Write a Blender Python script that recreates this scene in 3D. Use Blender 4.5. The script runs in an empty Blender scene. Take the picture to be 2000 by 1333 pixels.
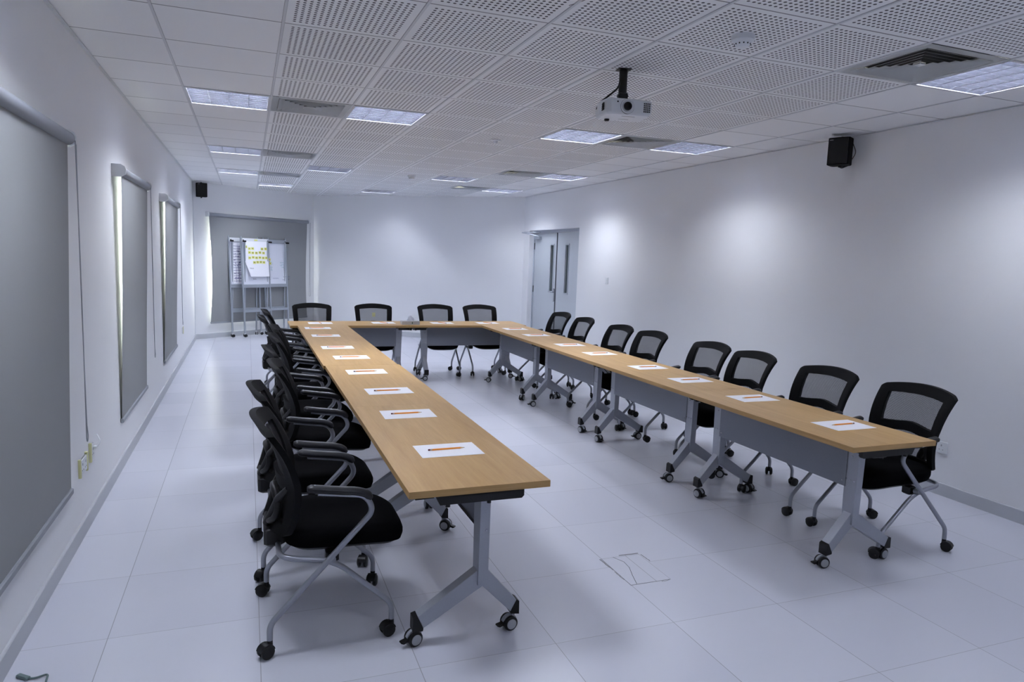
import bpy, math, random
from mathutils import Vector, Matrix
random.seed(7)
PI = math.pi
sc = bpy.context.scene
COL = sc.collection

# ------------------------------------------------------------------ camera
CAM_Z = 1.6546
def cam_axes(yaw, pitch, roll):
    f = Vector((math.sin(yaw)*math.cos(pitch), math.cos(yaw)*math.cos(pitch), math.sin(pitch)))
    r = f.cross(Vector((0, 0, 1))).normalized(); u = r.cross(f)
    return r*math.cos(roll)+u*math.sin(roll), -r*math.sin(roll)+u*math.cos(roll), f
cam = bpy.data.objects.new('camera', bpy.data.cameras.new('camera'))
COL.objects.link(cam)
r_, u_, f_ = cam_axes(0.366289, -0.1195318, 0.0355076)
M = Matrix((r_, u_, -f_)).transposed().to_4x4(); M.translation = (0, 0, CAM_Z)
cam.matrix_world = M
cam.data.sensor_width = 36.0
cam.data.lens = 1352.94/2000*36
cam.data.clip_start = .05; cam.data.clip_end = 100
sc.camera = cam

# ------------------------------------------------------------------ world and exposure
w = bpy.data.worlds.new('daylight'); sc.world = w; w.use_nodes = True
bg = w.node_tree.nodes['Background']
bg.inputs[0].default_value = (1.0, .97, .86, 1); bg.inputs[1].default_value = 9.0
sc.view_settings.view_transform = 'Standard'; sc.view_settings.look = 'None'
sc.view_settings.gamma = 1; sc.view_settings.use_curve_mapping = False
sc.view_settings.exposure = 1.73
sc.cycles.max_bounces = 10; sc.cycles.diffuse_bounces = 6; sc.cycles.transparent_max_bounces = 16
sc.cycles.sample_clamp_indirect = 4.0
sc.cycles.use_denoising = True
TUBE = 60.0                     # brightness of the fluorescent tubes
TUBE_COL = (.85, .895, 1.0)

# ------------------------------------------------------------------ room numbers (metres)
XL, XR, ZC = -.89, 4.85, 2.79
T = .6; GX, GY = -1.0212, 3.841             # ceiling grid origin
CORNER_A = (XL, 13.55); CORNER_B = (1.30, 15.17); CORNER_C = (XR, 12.20); YB = -4.2
def gx(i): return GX+i*T
def gy(j): return GY+j*T

# ------------------------------------------------------------------ materials
def lin(c): return tuple((x/255/12.92 if x/255 <= .04045 else ((x/255+.055)/1.055)**2.4) for x in c)
def mat(name, rgb, rough=.6, metal=0, spec=.5, noise=None, bump=None, coat=0):
    m = bpy.data.materials.new(name); m.use_nodes = True
    nt = m.node_tree; b = nt.nodes['Principled BSDF']
    c = lin(rgb)+(1,)
    b.inputs['Base Color'].default_value = c
    b.inputs['Roughness'].default_value = rough; b.inputs['Metallic'].default_value = metal
    b.inputs['Specular IOR Level'].default_value = spec
    b.inputs['Coat Weight'].default_value = coat
    if noise or bump:
        tc = nt.nodes.new('ShaderNodeTexCoord'); n = nt.nodes.new('ShaderNodeTexNoise')
        n.inputs['Scale'].default_value = (noise or bump)[0]; n.inputs['Detail'].default_value = 3
        nt.links.new(tc.outputs['Object'], n.inputs['Vector'])
        if noise:
            mx = nt.nodes.new('ShaderNodeMix'); mx.data_type = 'RGBA'
            k = noise[1]
            mx.inputs['A'].default_value = tuple(x*(1-k) for x in c[:3])+(1,)
            mx.inputs['B'].default_value = tuple(min(1, x*(1+k)) for x in c[:3])+(1,)
            nt.links.new(n.outputs['Fac'], mx.inputs['Factor']); nt.links.new(mx.outputs['Result'], b.inputs['Base Color'])
        if bump:
            bp = nt.nodes.new('ShaderNodeBump'); bp.inputs['Strength'].default_value = bump[1]
            nt.links.new(n.outputs['Fac'], bp.inputs['Height']); nt.links.new(bp.outputs['Normal'], b.inputs['Normal'])
    return m
def math_node(nt, op, a, b=None, c=None):
    n = nt.nodes.new('ShaderNodeMath'); n.operation = op
    for k, v in enumerate((a, b, c)):
        if v is None: continue
        if isinstance(v, (int, float)): n.inputs[k].default_value = v
        else: nt.links.new(v, n.inputs[k])
    return n.outputs[0]

WALL = mat('wall_paint', (231, 232, 234), .55, spec=.3, noise=(1.3, .02), bump=(90, .03))
WHITE = mat('white_plastic', (222, 225, 228), .4)
TRIM = mat('skirting', (186, 189, 194), .45)
GRIDM = mat('ceiling_grid_metal', (205, 207, 210), .6)
BLACK = mat('black_plastic', (10, 10, 12), .42, spec=.35)
BLACKF = mat('black_frame_plastic', (7, 7, 9), .68, spec=.14)
ARMM = mat('armrest_plastic', (22, 23, 28), .4, spec=.4)
FABRIC = mat('black_seat_fabric', (6, 6, 8), .95, spec=.05, bump=(900, .15))
SILVER = mat('silver_painted_steel', (152, 155, 163), .36, metal=.55)
SILVERF = mat('table_leg_steel', (158, 162, 171), .42, metal=.3, noise=(160, .05))
PANEL = mat('modesty_panel_steel', (120, 124, 134), .5, metal=.3, noise=(140, .07))
CHROME = mat('chrome', (200, 202, 206), .15, metal=1)
HUB = mat('grey_wheel_hub', (150, 153, 158), .5)
BLIND = mat('grey_blind_fabric', (146, 148, 149), .85, spec=.1, noise=(2.0, .04), bump=(700, .08))
BLINDM = mat('blind_roller', (140, 144, 150), .6)
DOORM = mat('grey_door', (184, 190, 196), .5, noise=(3, .03))
DOORF = mat('door_frame', (172, 178, 188), .45)
DARK = mat('dark_gap', (24, 24, 26), .8)
PAPER = mat('white_paper', (250, 250, 255), .7)
ORANGE = mat('orange_pencil_lacquer', (238, 150, 52), .35)
ERASER = mat('eraser', (92, 22, 40), .8)
FERRULE = mat('ferrule', (205, 180, 160), .3, metal=.7)
PENCILWOOD = mat('sharpened_wood', (226, 190, 140), .7)
LEAD = mat('graphite', (40, 40, 42), .5)
TAPE = mat('yellow_tape', (198, 198, 150), .6)
STICKY = mat('yellow_sticky_note', (228, 228, 128), .7)
STICKYW = mat('note_writing', (60, 62, 30), .7)
MARKB = mat('marker_blue', (70, 72, 130), .6)
MARKK = mat('marker_black', (66, 66, 84), .6)
MARKG = mat('marker_faded_green', (172, 200, 205), .6)
BOARDW = mat('whiteboard', (226, 229, 238), .3)
ALU = mat('aluminium', (176, 182, 190), .35, metal=.6)
TISSUE = mat('tissue', (216, 219, 228), .9)
GREEN = mat('green_print', (70, 100, 80), .6)
BOXM = mat('tissue_box_card', (190, 190, 190), .6)
GREYCABLE = mat('grey_cable', (90, 108, 108), .5)
BROWN = mat('speaker_wire', (70, 50, 40), .5)
GLASSD = mat('wired_glass', (70, 80, 82), .12)
CRACK = mat('floor_dirt', (118, 118, 122), .8)
MIRROR = mat('louvre_aluminium', (158, 160, 172), .16, metal=.9)
HOUSING = mat('luminaire_housing', (190, 192, 196), .5)

def tube_mat(k=1.0):
    m = bpy.data.materials.new('fluorescent_tube'); m.use_nodes = True
    b = m.node_tree.nodes['Principled BSDF']
    b.inputs['Base Color'].default_value = (.9, .9, .9, 1)
    b.inputs['Emission Color'].default_value = TUBE_COL+(1,)
    b.inputs['Emission Strength'].default_value = TUBE*k
    return m
TUBEM = tube_mat(); TUBE_DIM = tube_mat(.42); TUBE_OFF = tube_mat(.06)
TUBE_STATE = {(6, 10): TUBE_DIM, (3, 10): TUBE_DIM, (2, 15): tube_mat(1.0), (1, 3): tube_mat(.85), (5, 15): TUBE_DIM, (1, 8): tube_mat(.72), (8, 3): tube_mat(.52), (8, 8): tube_mat(.78), (8, 12): tube_mat(.7), (8, -2): tube_mat(.52)}

def floor_mat():
    m = mat('white_vinyl_floor_tile', (206, 210, 216), .27, spec=.5); nt = m.node_tree; b = nt.nodes['Principled BSDF']
    tc = nt.nodes.new('ShaderNodeTexCoord'); sp = nt.nodes.new('ShaderNodeSeparateXYZ'); nt.links.new(tc.outputs['Object'], sp.inputs[0])
    def line(o, off, half):
        t = math_node(nt, 'DIVIDE', math_node(nt, 'SUBTRACT', o, off), T)
        t = math_node(nt, 'SUBTRACT', t, math_node(nt, 'ROUND', t))
        return math_node(nt, 'LESS_THAN', math_node(nt, 'ABSOLUTE', t), half/T)
    lx = line(sp.outputs['X'], -.5666+T, .0016); ly = line(sp.outputs['Y'], 2.555, .0011)
    ln = math_node(nt, 'MAXIMUM', lx, ly)
    # per tile tint
    def idx(o, off): return math_node(nt, 'FLOOR', math_node(nt, 'DIVIDE', math_node(nt, 'SUBTRACT', o, off), T))
    cb = nt.nodes.new('ShaderNodeCombineXYZ'); nt.links.new(idx(sp.outputs['X'], -.5666), cb.inputs[0]); nt.links.new(idx(sp.outputs['Y'], 2.555), cb.inputs[1])
    wn = nt.nodes.new('ShaderNodeTexWhiteNoise'); wn.noise_dimensions = '2D'; nt.links.new(cb.outputs[0], wn.inputs['Vector'])
    n = nt.nodes.new('ShaderNodeTexNoise'); n.inputs['Scale'].default_value = 1.7; n.inputs['Detail'].default_value = 4; nt.links.new(tc.outputs['Object'], n.inputs['Vector'])
    f = wn.outputs['Value']
    mx = nt.nodes.new('ShaderNodeMix'); mx.data_type = 'RGBA'
    mx.inputs['A'].default_value = lin((200, 202, 213))+(1,); mx.inputs['B'].default_value = lin((206, 208, 218))+(1,)
    nt.links.new(f, mx.inputs['Factor'])
    mg = nt.nodes.new('ShaderNodeMix'); mg.data_type = 'RGBA'; mg.inputs['B'].default_value = lin((138, 140, 144))+(1,)
    nt.links.new(math_node(nt, 'MULTIPLY', ln, .75), mg.inputs['Factor']); nt.links.new(mx.outputs['Result'], mg.inputs['A']); nt.links.new(mg.outputs['Result'], b.inputs['Base Color'])
    n2 = nt.nodes.new('ShaderNodeTexNoise'); n2.inputs['Scale'].default_value = 3.1; nt.links.new(tc.outputs['Object'], n2.inputs['Vector'])
    return m
FLOORM = floor_mat()

def ceiling_mat():
    """white metal/gypsum lay-in tiles; the middle columns carry a square grid of round holes"""
    m = mat('ceiling_tile', (202, 204, 208), .7, spec=.25); nt = m.node_tree; b = nt.nodes['Principled BSDF']
    tc = nt.nodes.new('ShaderNodeTexCoord'); sp = nt.nodes.new('ShaderNodeSeparateXYZ'); nt.links.new(tc.outputs['Object'], sp.inputs[0])
    ux = math_node(nt, 'DIVIDE', math_node(nt, 'SUBTRACT', sp.outputs['X'], GX), T)
    uy = math_node(nt, 'DIVIDE', math_node(nt, 'SUBTRACT', sp.outputs['Y'], GY), T)
    fx = math_node(nt, 'FRACT', ux); fy = math_node(nt, 'FRACT', uy)
    N = 18.0; b0 = .060
    def cell(f):
        t = math_node(nt, 'DIVIDE', math_node(nt, 'SUBTRACT', f, b0), 1-2*b0)
        ins = math_node(nt, 'MULTIPLY', math_node(nt, 'GREATER_THAN', t, 0), math_node(nt, 'LESS_THAN', t, 1))
        return math_node(nt, 'SUBTRACT', math_node(nt, 'FRACT', math_node(nt, 'MULTIPLY', t, N)), .5), ins
    cx, ix = cell(fx); cy, iy = cell(fy)
    rr = math_node(nt, 'ADD', math_node(nt, 'MULTIPLY', cx, cx), math_node(nt, 'MULTIPLY', cy, cy))
    hole = math_node(nt, 'LESS_THAN', rr, .27**2)
    hole = math_node(nt, 'MULTIPLY', hole, math_node(nt, 'MULTIPLY', ix, iy))
    hole = math_node(nt, 'MULTIPLY', hole, math_node(nt, 'MULTIPLY', math_node(nt, 'GREATER_THAN', ux, 2), math_node(nt, 'LESS_THAN', ux, 8)))
    # joints
    def joint(f, w_): return math_node(nt, 'GREATER_THAN', math_node(nt, 'ABSOLUTE', math_node(nt, 'SUBTRACT', f, .5)), .5-w_)
    jn = math_node(nt, 'MAXIMUM', joint(fx, .0135), joint(fy, .0072))
    # tint per tile
    cb = nt.nodes.new('ShaderNodeCombineXYZ'); nt.links.new(math_node(nt, 'FLOOR', ux), cb.inputs[0]); nt.links.new(math_node(nt, 'FLOOR', uy), cb.inputs[1])
    wn = nt.nodes.new('ShaderNodeTexWhiteNoise'); wn.noise_dimensions = '2D'; nt.links.new(cb.outputs[0], wn.inputs['Vector'])
    mx = nt.nodes.new('ShaderNodeMix'); mx.data_type = 'RGBA'
    mx.inputs['A'].default_value = lin((231, 232, 233))+(1,); mx.inputs['B'].default_value = lin((237, 238, 239))+(1,)
    nt.links.new(wn.outputs['Value'], mx.inputs['Factor'])
    mh = nt.nodes.new('ShaderNodeMix'); mh.data_type = 'RGBA'; mh.inputs['B'].default_value = lin((74, 75, 76))+(1,)
    nt.links.new(hole, mh.inputs['Factor']); nt.links.new(mx.outputs['Result'], mh.inputs['A'])
    mj = nt.nodes.new('ShaderNodeMix'); mj.data_type = 'RGBA'; mj.inputs['B'].default_value = lin((72, 73, 76))+(1,)
    nt.links.new(math_node(nt, 'MULTIPLY', jn, .8), mj.inputs['Factor']); nt.links.new(mh.outputs['Result'], mj.inputs['A'])
    nt.links.new(mj.outputs['Result'], b.inputs['Base Color'])
    return m
CEILM = ceiling_mat()

def wood_mat(name, base, dark, band=False):
    m = mat(name, base, .42, spec=.35); nt = m.node_tree; b = nt.nodes['Principled BSDF']
    tc = nt.nodes.new('ShaderNodeTexCoord'); mp = nt.nodes.new('ShaderNodeMapping'); nt.links.new(tc.outputs['Object'], mp.inputs[0])
    mp.inputs['Scale'].default_value = (1, 1, 40) if band else (14, .9, 14)
    oi = nt.nodes.new('ShaderNodeObjectInfo'); cb = nt.nodes.new('ShaderNodeCombineXYZ')
    nt.links.new(math_node(nt, 'MULTIPLY', oi.outputs['Random'], 37), cb.inputs[0]); nt.links.new(math_node(nt, 'MULTIPLY', oi.outputs['Random'], 11), cb.inputs[1])
    nt.links.new(cb.outputs[0], mp.inputs['Location'])
    n = nt.nodes.new('ShaderNodeTexNoise'); n.inputs['Scale'].default_value = 1.6; n.inputs['Detail'].default_value = 7; n.inputs['Roughness'].default_value = .62; n.inputs['Distortion'].default_value = .6
    nt.links.new(mp.outputs[0], n.inputs['Vector'])
    wv = nt.nodes.new('ShaderNodeTexNoise'); wv.inputs['Scale'].default_value = 9; wv.inputs['Detail'].default_value = 3; nt.links.new(mp.outputs[0], wv.inputs['Vector'])
    cr = nt.nodes.new('ShaderNodeValToRGB'); cr.color_ramp.elements[0].position = .3; cr.color_ramp.elements[1].position = .72
    cr.color_ramp.elements[0].color = lin(dark)+(1,); cr.color_ramp.elements[1].color = lin(base)+(1,)
    nt.links.new(math_node(nt, 'ADD', math_node(nt, 'MULTIPLY', n.outputs['Fac'], .75), math_node(nt, 'MULTIPLY', wv.outputs['Fac'], .25)), cr.inputs[0])
    nt.links.new(cr.outputs[0], b.inputs['Base Color'])
    return m
WOOD = wood_mat('oak_laminate', (196, 161, 108), (173, 137, 86))
WOODE = wood_mat('oak_edge_band', (184, 150, 98), (160, 126, 78), True)

def mesh_mat():
    m = bpy.data.materials.new('black_chair_mesh'); m.use_nodes = True; nt = m.node_tree
    b = nt.nodes['Principled BSDF']; b.inputs['Base Color'].default_value = lin((20, 20, 24))+(1,); b.inputs['Roughness'].default_value = .8
    out = nt.nodes['Material Output']; tr = nt.nodes.new('ShaderNodeBsdfTransparent'); mix = nt.nodes.new('ShaderNodeMixShader')
    tc = nt.nodes.new('ShaderNodeTexCoord'); sp = nt.nodes.new('ShaderNodeSeparateXYZ'); nt.links.new(tc.outputs['Object'], sp.inputs[0])
    k = 2*PI/.0062
    a = math_node(nt, 'SINE', math_node(nt, 'MULTIPLY', math_node(nt, 'ADD', sp.outputs['X'], sp.outputs['Z']), k*.8))
    c = math_node(nt, 'SINE', math_node(nt, 'MULTIPLY', math_node(nt, 'SUBTRACT', sp.outputs['X'], sp.outputs['Z']), k*.8))
    h = math_node(nt, 'GREATER_THAN', math_node(nt, 'MULTIPLY', a, c), .13)
    nt.links.new(h, mix.inputs[0]); nt.links.new(b.outputs[0], mix.inputs[1]); nt.links.new(tr.outputs[0], mix.inputs[2])
    nt.links.new(mix.outputs[0], out.inputs['Surface'])
    return m
MESHM = mesh_mat()

def glass_mat():
    m = bpy.data.materials.new('window_glass'); m.use_nodes = True; nt = m.node_tree; nt.nodes.remove(nt.nodes['Principled BSDF'])
    out = nt.nodes['Material Output']; tr = nt.nodes.new('ShaderNodeBsdfTransparent'); g = nt.nodes.new('ShaderNodeBsdfGlossy'); mix = nt.nodes.new('ShaderNodeMixShader')
    g.inputs['Roughness'].default_value = .05; tr.inputs[0].default_value = (.93, .96, .95, 1); mix.inputs[0].default_value = .06
    nt.links.new(tr.outputs[0], mix.inputs[1]); nt.links.new(g.outputs[0], mix.inputs[2]); nt.links.new(mix.outputs[0], out.inputs['Surface'])
    return m
GLASS = glass_mat()

# ------------------------------------------------------------------ mesh building
class MB:
    def __init__(s): s.v = []; s.f = []; s.m = []; s.s = []; s.mats = []
    def mi(s, m):
        if m not in s.mats: s.mats.append(m)
        return s.mats.index(m)
    def add(s, vs, fs, m, smooth=False, xf=None):
        o = len(s.v); s.v += [tuple(xf @ Vector(p)) if xf else tuple(p) for p in vs]
        k = s.mi(m)
        for f in fs: s.f.append([o+i for i in f]); s.m.append(k); s.s.append(smooth)
        return s
    def box(s, lo, hi, m, xf=None):
        x0, y0, z0 = lo; x1, y1, z1 = hi
        vs = [(x0, y0, z0), (x1, y0, z0), (x1, y1, z0), (x0, y1, z0), (x0, y0, z1), (x1, y0, z1), (x1, y1, z1), (x0, y1, z1)]
        return s.add(vs, [(3, 2, 1, 0), (4, 5, 6, 7), (0, 1, 5, 4), (1, 2, 6, 5), (2, 3, 7, 6), (3, 0, 4, 7)], m, xf=xf)
    def rbox(s, lo, hi, m, r=.004, xf=None):
        """box with chamfered edges"""
        x0, y0, z0 = lo; x1, y1, z1 = hi; r = min(r, (x1-x0)/2.01, (y1-y0)/2.01, (z1-z0)/2.01)
        def ring(z, d): return [(x0+d+r, y0+d, z), (x1-d-r, y0+d, z), (x1-d, y0+d+r, z), (x1-d, y1-d-r, z), (x1-d-r, y1-d, z), (x0+d+r, y1-d, z), (x0+d, y1-d-r, z), (x0+d, y0+d+r, z)]
        rs = [ring(z0, r), ring(z0+r, 0), ring(z1-r, 0), ring(z1, r)]
        vs = [p for q in rs for p in q]; fs = [tuple(range(7, -1, -1)), tuple(24+i for i in range(8))]
        for a in range(3):
            for i in range(8): j = (i+1) % 8; fs.append((a*8+i, a*8+j, a*8+8+j, a*8+8+i))
        return s.add(vs, fs, m, xf=xf)
    def prism(s, pts, h0, h1, m, axis='z', xf=None):
        """polygon (2D) extruded along an axis"""
        def P(a, b, h): return (a, b, h) if axis == 'z' else ((a, h, b) if axis == 'y' else (h, a, b))
        n = len(pts); vs = [P(a, b, h0) for a, b in pts]+[P(a, b, h1) for a, b in pts]
        fs = [tuple(range(n-1, -1, -1)), tuple(range(n, 2*n))]+[(i, (i+1) % n, n+(i+1) % n, n+i) for i in range(n)]
        return s.add(vs, fs, m, xf=xf)
    def tube(s, path, r, m, n=10, caps=True, flat=None, closed=False, xf=None):
        P = [Vector(p) for p in path]; L = len(P); vs = []; rings = []
        up = None
        for i, p in enumerate(P):
            if closed: t = (P[(i+1) % L]-P[i-1]).normalized()
            else: t = ((P[i+1]-p) if i == 0 else ((p-P[i-1]) if i == L-1 else (P[i+1]-P[i-1]))).normalized()
            if up is None:
                up = Vector((0, 0, 1)) if abs(t.z) < .9 else Vector((1, 0, 0))
            a = t.cross(up).normalized(); b = a.cross(t).normalized(); up = b
            rr = r[i] if isinstance(r, (list, tuple)) else r
            ra, rb = (rr, rr) if not flat else (rr*flat[0], rr*flat[1])
            rings.append(len(vs))
            for k in range(n):
                q = 2*PI*k/n; vs.append(p+a*math.cos(q)*ra+b*math.sin(q)*rb)
        fs = []
        for i in range(L if closed else L-1):
            o0 = rings[i]; o1 = rings[(i+1) % L]
            for k in range(n): j = (k+1) % n; fs.append((o0+k, o1+k, o1+j, o0+j))
        if caps and not closed: fs += [tuple(range(n)), tuple(rings[-1]+k for k in range(n-1, -1, -1))]
        return s.add([tuple(q) for q in vs], fs, m, True, xf)
    def lathe(s, prof, m, n=20, xf=None, smooth=True):
        """profile of (radius, z)"""
        vs = []; fs = []
        for r, z in prof:
            for k in range(n): q = 2*PI*k/n; vs.append((r*math.cos(q), r*math.sin(q), z))
        for i in range(len(prof)-1):
            for k in range(n): j = (k+1) % n; fs.append((i*n+k, i*n+j, i*n+n+j, i*n+n+k))
        fs += [tuple(range(n-1, -1, -1)), tuple((len(prof)-1)*n+k for k in range(n))]
        return s.add(vs, fs, m, smooth, xf)
    def grid(s, fn, nu, nv, m, smooth=True, thick=None, xf=None):
        """surface fn(u,v) u,v in 0..1; thick = second function for the back side"""
        vs = [fn(i/nu, j/nv) for j in range(nv+1) for i in range(nu+1)]; W = nu+1
        fs = [(j*W+i, j*W+i+1, (j+1)*W+i+1, (j+1)*W+i) for j in range(nv) for i in range(nu)]
        if thick:
            o = len(vs); vs += [thick(i/nu, j/nv) for j in range(nv+1) for i in range(nu+1)]
            fs += [(o+(j+1)*W+i, o+(j+1)*W+i+1, o+j*W+i+1, o+j*W+i) for j in range(nv) for i in range(nu)]
            for i in range(nu):
                fs.append((o+i, o+i+1, i+1, i)); fs.append((nv*W+i, nv*W+i+1, o+nv*W+i+1, o+nv*W+i))
            for j in range(nv):
                fs.append((j*W, (j+1)*W, o+(j+1)*W, o+j*W)); fs.append((o+j*W+nu, o+(j+1)*W+nu, (j+1)*W+nu, j*W+nu))
        return s.add(vs, fs, m, smooth, xf)
    def build(s, name, parent=None, bevel=0, origin=None):
        me = bpy.data.meshes.new(name)
        vs = s.v
        if origin is not None: vs = [tuple(Vector(p)-Vector(origin)) for p in vs]
        me.from_pydata(vs, [], s.f); me.update()
        for m in s.mats: me.materials.append(m)
        me.polygons.foreach_set('material_index', s.m); me.polygons.foreach_set('use_smooth', s.s)
        o = bpy.data.objects.new(name, me); COL.objects.link(o)
        if parent: o.parent = parent
        if origin is not None: o.location = origin
        if bevel:
            b = o.modifiers.new('bevel', 'BEVEL'); b.width = bevel; b.segments = 2; b.limit_method = 'ANGLE'
        if any(s.s) :
            try: me.set_sharp_from_angle(angle=math.radians(42))
            except Exception: pass
        return o
def fillet(pts, r, seg=6):
    out = [Vector(pts[0])]
    for i in range(1, len(pts)-1):
        p = Vector(pts[i]); a = (Vector(pts[i-1])-p); b = (Vector(pts[i+1])-p)
        d = min(r if not isinstance(r, (list, tuple)) else r[i-1], a.length*.48, b.length*.48)
        A = p+a.normalized()*d; B = p+b.normalized()*d
        for k in range(seg+1):
            t = k/seg; out.append(A*(1-t)**2+p*2*t*(1-t)+B*t*t)
    out.append(Vector(pts[-1])); return out
def tag(o, label=None, cat=None, group=None, kind=None):
    if label: o['label'] = label
    if cat: o['category'] = cat
    if group: o['group'] = group
    if kind: o['kind'] = kind
    return o
def empty(name, loc, rz=0, rot=None):
    o = bpy.data.objects.new(name, None); COL.objects.link(o); o.location = loc
    o.rotation_euler = rot or (0, 0, rz); o.empty_display_size = .1
    return o
def kids(o): return [c for c in bpy.data.objects if c.parent == o]
def copy_tree(o, parent=None):
    c = o.copy(); COL.objects.link(c)
    if parent: c.parent = parent
    for ch in kids(o): copy_tree(ch, c)
    return c
def structure(mb, name, **k): return tag(mb.build(name, **k), kind='structure')
def RZ(a, x=0, y=0, z=0): return Matrix.Translation((x, y, z)) @ Matrix.Rotation(a, 4, 'Z')

# ------------------------------------------------------------------ room shell
fl = MB(); fl.box((XL-.35, YB-.2, -.05), (XR+.35, 15.7, 0), FLOORM); structure(fl, 'floor')

LIGHTS = [(1, 3), (3, 3), (6, 3), (8, 3), (1, 8), (8, 8), (3, 10), (6, 10), (1, 12), (8, 12), (2, 15), (5, 15), (8, -2), (1, -2), (3, -7), (7, -7)]  # trailing out-of-view fixtures are added to brighten the near end of the room
VENTS = [(2, 3), (7, 3), (2, 8), (7, 8), (2, 12), (7, 12), (7, -2)]
cut = set(LIGHTS+VENTS)
c = MB()
for i in range(-1, 11):
    for j in range(-14, 20):
        if (i, j) in cut: continue
        x0, x1, y0, y1 = gx(i), gx(i+1), gy(j), gy(j+1)
        c.add([(x0, y0, ZC), (x0, y1, ZC), (x1, y1, ZC), (x1, y0, ZC)], [(0, 1, 2, 3)], CEILM)
# closed roof deck above the suspended tiles
c.box((XL-.6, YB-.5, ZC+.35), (XR+.6, 15.9, ZC+.4), DARK)
structure(c, 'ceiling')
g = MB()
for i in range(0, 11):
    if gx(i) > XL and gx(i) < XR: g.box((gx(i)-.0065, YB, ZC-.004), (gx(i)+.0065, 15.1, ZC+.001), GRIDM)
structure(g, 'trim_1')
g = MB()
g.box((XL, YB, ZC-.007), (XL+.020, 13.6, ZC-.003), GRIDM); g.box((XR-.020, YB, ZC-.007), (XR, 12.2, ZC-.003), GRIDM)
structure(g, 'trim_2')

def wall_with_holes(name, P, Q, holes, thick=.25, side=1, z1=None, m=WALL):
    """vertical wall from P to Q, holes = (s0,s1,z0,z1); thickness goes outward (side)"""
    P = Vector((P[0], P[1], 0)); Q = Vector((Q[0], Q[1], 0)); L = (Q-P).length; d = (Q-P).normalized()
    ang = math.atan2(d.y, d.x); xf = RZ(ang, P.x, P.y)
    z1 = z1 or ZC+.1
    mb = MB(); y0, y1 = (0, thick) if side > 0 else (-thick, 0)
    cuts = sorted({0, L}|{h[0] for h in holes}|{h[1] for h in holes})
    for a, b in zip(cuts[:-1], cuts[1:]):
        hs = [h for h in holes if h[0] <= a+1e-6 and h[1] >= b-1e-6]
        if not hs: mb.box((a, y0, 0), (b, y1, z1), m, xf); continue
        h = hs[0]
        if h[2] > 0: mb.box((a, y0, 0), (b, y1, h[2]), m, xf)
        mb.box((a, y0, h[3]), (b, y1, z1), m, xf)
    return structure(mb, name), xf
WIN = [(2.96, 3.98), (5.93, 6.95), (8.93, 9.88)]
Y0L = YB
wall_with_holes('wall_left', (XL, YB), (XL, 13.55+.15), [(a-YB, b-YB, .42, 2.12) for a, b in WIN], side=1)
w4, XF4 = wall_with_holes('wall_back_left', CORNER_A, CORNER_B, [(.33, 2.30, .36, 2.16)], side=1)
wall_with_holes('wall_back', CORNER_B, (XR+.1, CORNER_C[1]-.082), [], side=1)
DOOR_Y0, DOOR_Y1, DOOR_Z = 9.88, 11.93, 2.16
wall_with_holes('wall_right', (XR, YB), (XR, CORNER_C[1]+.1), [(DOOR_Y0-YB, DOOR_Y1-YB, 0, DOOR_Z)], side=-1)
wall_with_holes('wall_front', (XL-.25, YB), (XR+.25, YB), [], side=-1)
# skirting
def skirt(name, P, Q, side, gaps=()):
    P = Vector((P[0], P[1], 0)); Q = Vector((Q[0], Q[1], 0)); L = (Q-P).length; d = (Q-P).normalized()
    xf = RZ(math.atan2(d.y, d.x), P.x, P.y); mb = MB()
    cuts = [0]+[v for gp in gaps for v in gp]+[L]
    for a, b in zip(cuts[0::2], cuts[1::2]):
        y0, y1 = (-.013, 0) if side > 0 else (0, .013)
        mb.prism([(y0, 0), (y1, 0), (y1, .092), (y0+.004 if side > 0 else y0, .092), (y0, .088)] if side > 0 else [(y0, 0), (y1, 0), (y1, .088), (y1-.004, .092), (y0, .092)], a, b, TRIM, 'x', xf)
    return structure(mb, name)
skirt('baseboard_left', (XL, YB), CORNER_A, 1)
skirt('baseboard_back_left', CORNER_A, CORNER_B, 1)
skirt('baseboard_back', CORNER_B, CORNER_C, 1)
skirt('baseboard_right', (XR, YB), CORNER_C, -1, [(DOOR_Y0-YB, DOOR_Y1-YB)])
# electrical conduit in the far left corner
mb = MB(); mb.box((XL, 13.46, .1), (XL+.018, 13.49, 2.6), WHITE); structure(mb, 'trim_3')

# windows
def window(n, xf, w_, z0, z1):
    root = empty('window_%d' % n, (0, 0, 0)); root.matrix_world = xf; tag(root, kind='structure')
    f = MB(); t = .05; y = .16
    f.box((0, y, z0), (t, y+.05, z1), WHITE).box((w_-t, y, z0), (w_, y+.05, z1), WHITE)
    f.box((t, y, z0), (w_-t, y+.05, z0+t), WHITE).box((t, y, z1-t), (w_-t, y+.05, z1), WHITE).box((w_/2-.025, y, z0+t), (w_/2+.025, y+.05, z1-t), WHITE)
    f.build('window_frame', root)
    gl = MB(); gl.box((t, y+.02, z0+t), (w_-t, y+.026, z1-t), GLASS); gl.build('glass_pane', root)
for n, (a, b) in enumerate(WIN): window(n+1, RZ(PI/2, XL, a), b-a, .42, 2.12)
window(4, XF4 @ Matrix.Translation((.33, 0, 0)), 1.97, .36, 2.16)

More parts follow.
